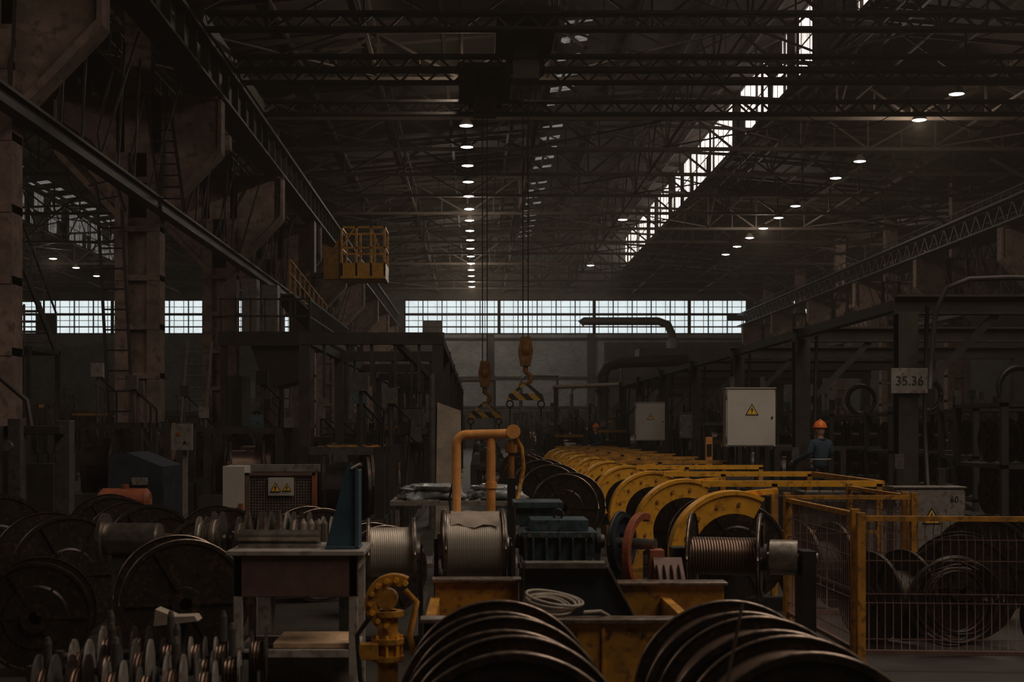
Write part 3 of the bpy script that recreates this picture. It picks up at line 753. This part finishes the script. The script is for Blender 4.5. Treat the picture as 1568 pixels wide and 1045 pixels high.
# white machine guard with mesh panel
b=B()
b.bx(-2.68,-2.45,15.0,15.5,0,1.29,'white'); b.bx(-2.68,-1.7,15.4,15.45,1.22,1.3,'grey'); b.bx(-2.68,-1.7,15.0,15.06,.62,.68,'white')
b.bx(-2.45,-2.40,15.0,15.05,.6,1.22,'brown'); b.bx(-1.74,-1.69,15.0,15.05,0,1.22,'red'); b.bx(-2.45,-1.7,15.0,15.05,1.19,1.22,'brown')
b.bx(-2.44,-1.72,15.04,15.05,.68,1.2,'brown')
for i in range(24): b.bx(-2.43+i*.03,-2.425+i*.03,15.02,15.03,.66,1.2,'grey')
for i in range(18): b.bx(-2.43,-1.73,15.02,15.03,.67+i*.03,.674+i*.03,'grey')
b.bx(-2.2,-1.93,14.99,15.01,.98,1.17,'white'); warn(b,-2.12,14.985,1.07,.11); warn(b,-2.0,14.985,1.07,.09)
b.bx(-2.5,-2.46,14.9,15.0,0,.9,'red')
b.obj('machine_guard',bevel=.004)
b=B(); 
b.lathe((-4.78,18,.78),(1,0,0),[(0,0),(.0,.10),(.05,.15),(.6,.15),(.65,.10),(.65,0)],'red',24); b.bx(-4.7,-4.2,17.9,18.1,.55,.64,'steel')
for x in (-4.65,-4.25): b.bx(x-.04,x+.04,17.85,18.15,0,.66,'steel')
b.cyl((-4.45,18,.9),(-4.45,18,.98),.05,'red',12); b.obj('compressed_air_tank')
b=B()
b.bx(-5.9,-5.2,15.4,16.2,0,1.72,'steel'); b.bx(-5.15,-5.0,15.6,15.8,0,1.80,'dgrey'); b.bx(-4.72,-4.55,15.9,16.1,0,1.78,'dgrey'); b.bx(-5.2,-4.6,15.7,15.9,1.62,1.72,'steel')
b.bx(-5.05,-4.7,15.8,15.95,.5,1.3,'steel'); b.cyl((-5.1,15.5,1.5),(-5.1,15.4,1.5),.06,'metal',12)
b.tube([(-5.6,15.8,1.7),(-5.6,15.8,2.1),(-5.3,15.8,2.25),(-5.0,15.8,2.0),(-4.95,15.8,1.7)],.03,'steel',8)
b.obj('machine_cabinet',bevel=.01)
b=B(); b.bx(-4.0,-3.75,18.8,19.1,0,.06,'steel'); b.bx(-3.92,-3.86,18.95,19.0,0,1.4,'grey'); b.bx(-4.05,-3.78,18.85,18.95,1.4,1.75,'grey'); b.cyl((-3.95,18.84,1.62),(-3.95,18.85,1.62),.03,'red',10); b.cyl((-3.87,18.84,1.5),(-3.87,18.85,1.5),.02,'black',10); b.obj('control_post')
b=B()
b.prism([(-5.2,0),(-4.35,0),(-4.4,1.15),(-4.9,1.35),(-5.15,1.3)],'y',19.9,21.2,'blue'); b.bx(-4.8,-4.6,19.78,19.9,.9,1.0,'grey'); b.obj('press_machine')

def ladder(p0,p1,w,name='wall_ladder',step=.3,m='steel'):
    p0=V(p0);p1=V(p1); b=B(); d=(p1-p0); L=d.length
    for sg in (-1,1): b.beam(p0+V((sg*w/2,0,0)),p1+V((sg*w/2,0,0)),.07,.07,m)
    n=int(L/step)
    for i in range(1,n): q=p0+d*(i/n); b.cyl(q-V((w/2,0,0)),q+V((w/2,0,0)),.025,m,6)
    b.obj(name)
ladder((-9.1,36.8,0),(-9.5,36.8,7.4),.62,step=.5,m='steel')
ladder((-8.95,44.2,0),(-8.6,44.2,4.4),.75,step=.36,m='grey')
ladder((-7.4,54,0),(-7.3,54,4.8),.5,step=.4,m='grey')
ladder((-7.7,36,7.2),(-8.4,37.4,10.4),.6,step=.35)
b=B(); b.tube([(-9.1,36.8,7.3),(-9.4,36.8,8.2),(-10.0,36.8,9.1),(-10.8,36.8,9.6)],.05,'steel',6); b.tube([(-9.75,36.8,7.4),(-9.9,36.8,8.1),(-10.5,36.8,8.7),(-11,36.8,9.0)],.05,'steel',6)
for t in range(4): b.cyl((-9.2-.25*t,36.8,7.7+.42*t),(-9.82-.22*t,36.8,7.6+.36*t),.025,'steel',6)
b.obj('bent_handrail')

# mezzanine platform
b=B()
b.bx(-8.3,-5.4,51,60,4.85,5.05,'steel')
b.bx(-8.35,-5.3,46,48.6,4.55,4.75,'steel'); b.bx(-8.35,-5.3,45.9,46.05,4.35,4.8,'steel')
for x in (-8.2,-5.5):
    b.bx(x-.1,x+.1,46,46.2,0,4.5,'steel'); b.bx(x-.1,x+.1,59.7,59.9,0,4.85,'steel')
for z in (5.3,5.85): b.bx(-8.3,-5.4,45.95,46.0,z-.03,z+.03,'steel'); b.bx(-5.45,-5.4,46,60,z-.03,z+.03,'steel')
for i in range(7): b.bx(-8.3+i*.48,-8.25+i*.48,45.95,46,4.75,5.9,'steel')
for i in range(26): b.bx(-5.45,-5.4,46+i*.53,46.05+i*.53,4.75,5.9,'steel')
b.bx(-6.6,-5.3,48.6,51,4.55,4.75,'steel')
b.prism([(-7.4,4.5),(-5.5,4.5),(-5.6,3.3),(-6.6,3.0),(-7.0,3.3)],'y',46.3,48.5,'steel')
b.bx(-7.9,-7.4,47.8,48.5,4.75,6.7,'grey'); b.bx(-7.2,-6.7,47.8,48.5,4.75,6.5,'grey')
b.bx(-8.2,-7.7,46.6,48.4,0,3.4,'steel')
b.obj('mezzanine_platform')
b=B()
for z in (0,.5): b.beam((-6.9,52.5,7.4+z),(-6.3,59.6,6.3+z),.06,.06,'yellowd')
for i in range(9):
    t=i/8; b.bx(-6.9+.6*t-.03,-6.9+.6*t+.03,52.5+7.1*t-.03,52.5+7.1*t+.03,6.6-1.0*t,7.9-1.1*t,'yellowd')
b.beam((-7.2,52.5,6.6),(-6.4,59.6,5.6),.9,.08,'steel')
for y in (53,59): b.bx(-7.0,-6.9,y,y+.1,5.05,6.5 if y<55 else 5.7,'steel')
b.obj('access_stair')
b=B()
x0,x1,y0,y1=-5.75,-3.85,60,62.2
b.bx(x0,x1,y0,y1,8.0,8.1,'yellow')
for x in (x0,x1-.06): b.bx(x,x+.06,y0,y1,8.1,8.65,'yellow')
b.bx(x0,x1,y0,y0+.05,8.1,8.65,'yellow')
for x in (x0,x0+.62,x0+1.24,x1-.09):
    b.bx(x,x+.09,y0,y0+.09,8.1,10.2,'yellow'); b.bx(x,x+.09,y1-.09,y1,8.1,10.2,'yellow')
for z in (9.25,10.12): 
    b.bx(x0,x1,y0,y0+.07,z,z+.08,'yellow'); b.bx(x0,x1,y1-.07,y1,z,z+.08,'yellow'); b.bx(x1-.07,x1,y0,y1,z,z+.08,'yellow'); b.bx(x0,x0+.07,y0,y1,z,z+.08,'yellow')
b.beam((x0,y0,9.2),(x0+.6,y0,10.15),.06,.06,'yellow'); b.beam((x1,y0+.05,8.65),(x1-.6,y0+.05,10.15),.05,.05,'yellow')
b.prism([(-6.5,8.0),(x0,8.0),(x0,9.9),(-6.1,9.3),(-6.5,9.5)],'y',60.3,60.8,'yellowd')
b.bx(-7.1,x0,60.5,61.0,8.1,8.3,'steel'); b.bx(-7.1,-6.9,60.4,61.1,8.1,10.52,'steel')
b.obj('crane_access_cage')

# ------------------------------------------------------------------ far ducts and pipes
b=B()
b.tube([(7.7,105,9.35),(7.9,105,9.55),(13.4,105,9.55),(14.1,105,9.3),(14.4,105,8.6),(14.5,105,6.6)],.3,'dgrey',14)
b.lathe((14.5,105,6.8),(0,0,1),[(0,.5),(1.2,.5),(1.5,.32)],'grey',14); b.cyl((14.5,105,0),(14.5,105,6.8),.3,'steel',14)
b.obj('ventilation_duct')
b=B()
b.tube([(10.4,70,5.0),(8.6,70,4.95),(7.0,70,4.9),(6.4,70,4.7),(6.2,70,4.2),(6.2,70,0)],.28,'steel',14); b.bx(8.0,10.4,70,72,4.9,5.6,'dgrey'); b.cyl((6.2,70,3.4),(6.2,70,3.6),.36,'steel',14)
b.bx(9.9,10.4,70,72,0,4.9,'steel'); b.obj('extraction_duct')
b=B(); b.cyl((3.2,60,3.4),(7.0,60,3.55),.09,'board',8); b.bx(3.25,3.4,59.9,60.1,0,3.4,'steel'); b.bx(6.7,6.85,59.9,60.1,0,3.5,'steel'); b.obj('overhead_pipe')
b=B(); b.bx(8.5,10.5,64,66,0,3.2,'dgrey'); b.bx(8.3,10.7,63.8,66.2,3.2,3.4,'steel'); b.bx(9.0,9.7,63.95,64,0,2.2,'steel'); b.bx(10,10.3,63.96,64,1.3,1.9,'black'); b.obj('control_booth')
for (x,y,z) in ((3.5,113,5.2),(7.6,114,4.4),(-1.5,112,4.8),(11.5,113,6.2),(16.5,114,5.5)):
    b=B(); b.cyl((x,y,0),(x,y,z),.14,'dgrey',10); b.tube([(x,y,z-.1),(x,y,z+.3),(x+.4,y,z+.6),(x+3.,y,z+.6)],.13,'dgrey',10)
    b.bx(x-.6,x+.6,y+.3,y+1.4,0,z*.55,'steel'); b.bx(x-.3,x+.3,y+.2,y+.3,z*.25,z*.45,'grey'); b.bx(x+2.8,x+3.0,y-.1,y+.1,0,z+.5,'steel')
    b.obj('pipe_stack')

# ------------------------------------------------------------------ generic machinery blocks of the hall
def machine(x,y,w,l,h,seed,name='winding_machine',rm='steel'):
    random.seed(seed); b=B()
    b.bx(x-w/2,x+w/2,y,y+l,0,.35*h,rm)
    for i in range(int(l/1.1)):
        yy=y+.5+i*1.1
        b.bx(x-w/2,x-w/2+.12,yy-.08,yy+.08,0,h,rm); b.bx(x+w/2-.12,x+w/2,yy-.08,yy+.08,0,h,rm)
        b.bx(x-w/2,x+w/2,yy-.06,yy+.06,h-.1,h,random.choice([rm,'dgrey','yellowd','steel']))
        R=random.uniform(.25,.42)*h; 
        for dx in (-.22,.22): b.lathe((x+dx*w,yy+.3,.5*h+R*.3),(1,random.uniform(-.4,.4),0),[(-.02,.04),(-.02,R),(.02,R),(.02,.04)],random.choice(['blackreel','dgrey','blackreel']),22)
        b.cyl((x-.22*w,yy+.3,.5*h+R*.3),(x+.22*w,yy+.3,.5*h+R*.3),R*.55,random.choice(['copper','wire','black']),16)
    for j in range(3):
        xx=x+random.uniform(-.4,.4)*w; yy=y+random.uniform(.1,.9)*l; hh=random.uniform(1.1,1.7)*h
        b.cyl((xx,yy,.3*h),(xx,yy,hh),random.uniform(.02,.04),random.choice([rm,'dgrey','steel']),8)
        b.bx(xx-.1,xx+.1,yy-.07,yy+.07,hh-.24,hh,random.choice(['dgrey','teal','black','dgrey','grey','steel']))
        b.tube([(xx,yy,hh-.2),(xx+.3,yy+.1,hh-.5),(xx+.2,yy+.5,.4*h)],.02,'black',5)
    return b.obj(name)
sd=30
for x in (-4.0,-6.3):
    for y in (23,30,37,62.5,70,78,86,95,106):
        sd+=1; machine(x+random.uniform(-.2,.2),y,1.3,random.choice([4.4,5.5]),random.uniform(1.2,1.8),sd)
for y in (44,50): sd+=1; machine(-4.0,y,1.3,4.8,1.5,sd)
for x in (-1.75,):
    for y in (18,24.3,30.3,36.3,42.3,48.3,54.3,60.5,68,76,88,100):
        sd+=1; machine(x,y,1.1,5 if y!=24.3 else 4.2,random.uniform(1.0,1.5),sd)
for x in (.35,):
    for y in (33,39,46,55,64,75,88,100):
        sd+=1; machine(x,y,1.0,4.4,random.uniform(.75,1.15),sd)
for x in (3.4,5.0):
    for y in (52,62,76,86,98,106): sd+=1; machine(x,y,1.3,5.0,random.uniform(1.3,2.0),sd)
for x in (7.6,10,13.4,16.8,20.3):
    for y in (19.3,25.4,31.5,37.6,43.7,49.8,56,63,70,78,90,106):
        if x<8 and y<30: continue
        if x<8 and 60<y<78: continue
        if 9<x<12 and 60<=y<=72: continue
        if x==10 and y<42: continue
        sd+=1; machine(x+random.uniform(-.15,.15),y,1.6,5.2,random.uniform(1.2,2.3),sd)
for x in (-15,-21,-28):
    for y in (30,42,56,72,90,106): sd+=1; machine(x,y,2.4,7,random.uniform(1.8,3),sd)
for x in (30,38):
    for y in (72,86,100): sd+=1; machine(x,y,2.4,7,random.uniform(1.8,3),sd)
for (x,y,R) in ((1.0,19.5,.42),(1.0,22.5,.42),(.9,26,.42),(1.05,17.0,.4),(.9,30,.42)):
    b=B(); reel(b,(x+.05,y,R+.35),(.25,1,0),R,.5,.3,wire='wireY',n=32); b.bx(x-.2,x+.4,y-.3,y+.3,0,.38,'black'); b.obj('cable_reel')
for k,(x,y) in enumerate(((7.6,20.5),(9.3,26.5),(9.6,33),(9.6,38.5))):
    b=B(); 
    for dx in (0,1.6):
        for dy in (0,2): b.bx(x+dx-.05,x+dx+.05,y+dy-.05,y+dy+.05,0,2.2,'steel')
    for z in (.3,1.1,2.0): b.bx(x-.05,x+1.65,y-.05,y+2.05,z,z+.06,'steel')
    for z in (.36,1.16):
        for j in range(3): reel(b,(x+.3+.5*j,y+1,z+.34),(1,.2,0),.33,.3,.18,wire='copper',n=22)
    b.torus((x+.8,y,2.45),(0,1,0),.38,.05,'black',28,8); b.torus((x+.85,y+.15,2.45),(0,1,0),.36,.05,'black',28,8)
    b.obj('storage_rack')

# ------------------------------------------------------------------ workers
def worker(loc,facing,seed=0,arm=0):
    root=bpy.data.objects.new('factory_worker',None); root.location=loc; COL.objects.link(root)
    root.rotation_euler=(0,0,facing)
    def par(o): o.parent=root; o.location=V(o.location); return o
    def skin(name,verts,edges,m,lv=2,rt=0):
        me=bpy.data.meshes.new(name); me.from_pydata([v[:3] for v in verts],edges,[]); me.materials.append(M[m])
        o=bpy.data.objects.new(name,me); COL.objects.link(o)
        md=o.modifiers.new('skin','SKIN')
        for i,v in enumerate(verts): me.skin_vertices[0].data[i].radius=(v[3],v[4] if len(v)>4 else v[3])
        me.skin_vertices[0].data[rt].use_root=True
        o.modifiers.new('sub','SUBSURF').levels=lv; o.modifiers['sub'].render_levels=lv
        md.use_smooth_shade=True; par(o); return o
    f=-1
    el=.12+arm*.14
    bt=[(0,0,.98,.15,.11),(0,0,1.12,.145,.11),(0,.01,1.28,.165,.12),(0,.01,1.42,.15,.11),(0,0,1.50,.07,.07),
        (.17,.01,1.43,.075),(.24,.02,1.26,.055),(.26,f*el+.02,1.13 if not arm else 1.16,.045),(.22,f*(el+.16*(.4+arm)),.98+.16*arm,.038),
        (-.17,.01,1.43,.075),(-.24,.02,1.26,.055),(-.26,f*el+.02,1.13 if not arm else 1.16,.045),(-.22,f*(el+.16*(.4+arm)),.98+.16*arm,.038)]
    skin('jacket',bt,[(0,1),(1,2),(2,3),(3,4),(3,5),(5,6),(6,7),(7,8),(3,9),(9,10),(10,11),(11,12)],'cloth')
    lg=[(0,0,.98,.13,.105),(.09,0,.88,.095),(.10,-.01,.50,.065),(.11,.01,.12,.05),(-.09,0,.88,.095),(-.10,-.01,.50,.065),(-.11,.01,.12,.05)]
    skin('trousers',lg,[(0,1),(1,2),(2,3),(0,4),(4,5),(5,6)],'cloth2')
    b=B()
    for sg in (-1,1):
        b.tube([(sg*.11,.06,.05),(sg*.11,0,.06),(sg*.115,-.09,.045),(sg*.12,-.17,.035)],[.045,.055,.045,.03],'black',10)
        b.cyl((sg*.11,.01,.05),(sg*.11,.01,.16),.05,'black',12)
    par(b.obj('boots',loc=(0,0,0)))
    import bmesh
    bm=bmesh.new(); bmesh.ops.create_uvsphere(bm,u_segments=32,v_segments=24,radius=1)
    for v in bm.verts:
        x,y,z=v.co; w=.078*(1-.18*max(0,-z)**1.5); 
        v.co=V((x*w,y*.098-(.012*max(0,-z) if y<0 else 0),z*.12))
        if y<-.6 and abs(x)<.22 and -.35<z<.12: v.co.y-=.022*(1-abs(x)/.22)*(.35+ (.12-z)/.47*.65)
        if y<-.6 and .08<z<.25 and .2<abs(x)<.55: v.co.y+=.007
        if y<-.6 and -.62<z<-.5 and abs(x)<.35: v.co.y-=.006
    me=bpy.data.meshes.new('head'); bm.to_mesh(me); bm.free(); me.materials.append(M['skin'])
    for p in me.polygons: p.use_smooth=True
    h=bpy.data.objects.new('head',me); COL.objects.link(h); h.location=(0,-.01,1.65); par(h)
    b=B(); b.tube([(0,.01,1.46),(0,.005,1.53),(0,0,1.60)],[.065,.055,.055],'skin',14)
    for sg in (-1,1):
        b.tube([(sg*.076,0,1.68),(sg*.086,.012,1.665),(sg*.084,.01,1.64),(sg*.076,0,1.625)],[.008,.014,.012,.007],'skin',8)
        b.lathe((sg*.03,-.094,1.665),(0,-1,0),[(0,.011),(.006,.008),(.008,0)],'refl',10); b.lathe((sg*.03,-.101,1.665),(0,-1,0),[(0,.005),(.003,0)],'ink',8)
        b.tube([(sg*.015,-.10,1.69),(sg*.045,-.095,1.69)],.004,'hair',5)
    b.tube([(-.025,-.098,1.59),(0,-.105,1.592),(.025,-.098,1.59)],.005,'red',6)
    par(b.obj('face_and_neck',loc=(0,0,0)))
    b=B(); b.lathe((0,.01,1.60),(0,0,1),[(0,.07),(.03,.086),(.09,.090)],'hair',20,a0=math.pi*1.0,a1=math.pi*2.0); par(b.obj('hair',loc=(0,0,0)))
    b=B(); prof=[(0,.118),(.03,.113),(.07,.098),(.10,.072),(.118,.04),(.124,0)]
    b.lathe((0,0,1.70),(0,0,1),prof,'helmet',28); b.lathe((0,0,1.695),(0,0,1),[(0,.0),(0,.128),(.008,.13),(.008,.11)],'helmet',28)
    b.prism([(-.085,-.09),(.085,-.09),(.06,-.165),(-.06,-.165)],'z',1.692,1.70,'helmet')
    b.tube([(0,.11,1.73),(0,.07,1.80),(0,0,1.832),(0,-.07,1.80),(0,-.11,1.73)],.012,'helmet',6); par(b.obj('hard_hat',loc=(0,0,0)))
    b=B(); 
    for z,r in ((1.16,.17),):
        b.tube([(.19*math.cos(a),.01+.145*math.sin(a),z) for a in [2*math.pi*i/28 for i in range(29)]],.009,'refl',5)
    b.tube([(-.07,.0,1.505),(-.08,.06,1.50),(0,.085,1.50),(.08,.06,1.50),(.07,0,1.505)],.018,'cloth',6)
    par(b.obj('jacket_trim',loc=(0,0,0)))
    b=B()
    for sg in (-1,1):
        w=V((sg*.22,f*(el+.16*(.4+arm)),.98+.16*arm)); el_=V((sg*.26,f*el+.02,1.13 if not arm else 1.16)); d=(w-el_).normalized()
        d,u,k=basis(d)
        b.tube([w-d*.02,w+d*.03,w+d*.07,w+d*.085],[.026,.033,.036,.022],'skin',10)
        for i,(off,ln) in enumerate(((-.027,.065),(-.009,.078),(.009,.073),(.027,.055))):
            q=w+d*.075+u*off; b.tube([q,q+d*ln*.4-k*.006,q+d*ln*.7-k*.02,q+d*ln*.9-k*.036],[.0095,.009,.008,.006],'skin',7)
        q=w+d*.02-u*sg*.03; b.tube([q,q-u*sg*.02+d*.03-k*.01,q-u*sg*.018+d*.058-k*.02],[.012,.010,.007],'skin',7)
    par(b.obj('hands',loc=(0,0,0)))
    return root
worker((5.84,24.2,0),math.radians(205),arm=.8)
worker((3.72,44.5,0),math.radians(-50),arm=1)

b=B()
for k,(y,x0,x1,z) in enumerate(((33,4,22,10.9),(34,9,22.5,10.6),(46.6,10,23,11.2))):
    b.tube([(x0+(x1-x0)*i/24,y,z+1.2-(.9*math.sin(math.pi*((i/24*3)%1)))) for i in range(25)],.015,'black',5)
b.obj('festoon_cable')

# ------------------------------------------------------------------ light and dusty air (world volume)
w=bpy.data.worlds.new('sky'); scene.world=w; w.use_nodes=True
bg=w.node_tree.nodes['Background']; bg.inputs[0].default_value=(.90,.93,.92,1); bg.inputs[1].default_value=1.0
vs=w.node_tree.nodes.new('ShaderNodeVolumeScatter'); vs.inputs['Density'].default_value=.0012; vs.inputs['Color'].default_value=(1,.86,.73,1); vs.inputs['Anisotropy'].default_value=.3
w.node_tree.links.new(vs.outputs[0],w.node_tree.nodes['World Output'].inputs['Volume'])
def area(name,loc,rot,sx,sy,e,col):
    l=bpy.data.lights.new(name,'AREA'); l.shape='RECTANGLE'; l.size=sx; l.size_y=sy; l.energy=e; l.color=col
    o=bpy.data.objects.new(name,l); COL.objects.link(o); o.location=loc; o.rotation_euler=rot; return o
area('rooflight_daylight',(8,9,15.6),(0,0,0),8,26,2100,(1,.83,.67))
area('rooflight_daylight_left',(-26,20,15.6),(0,0,0),8,30,1500,(1,.79,.66))

cam=bpy.data.cameras.new('camera'); cam.lens=50; cam.sensor_width=36; cam.shift_x=.0344; cam.shift_y=.0845
cam.clip_end=400
cam.dof.use_dof=True; cam.dof.focus_distance=22; cam.dof.aperture_fstop=4
co=bpy.data.objects.new('camera',cam); COL.objects.link(co); co.location=(0,0,1.7); co.rotation_euler=(math.pi/2,0,0)
scene.camera=co
scene.view_settings.view_transform='Standard'
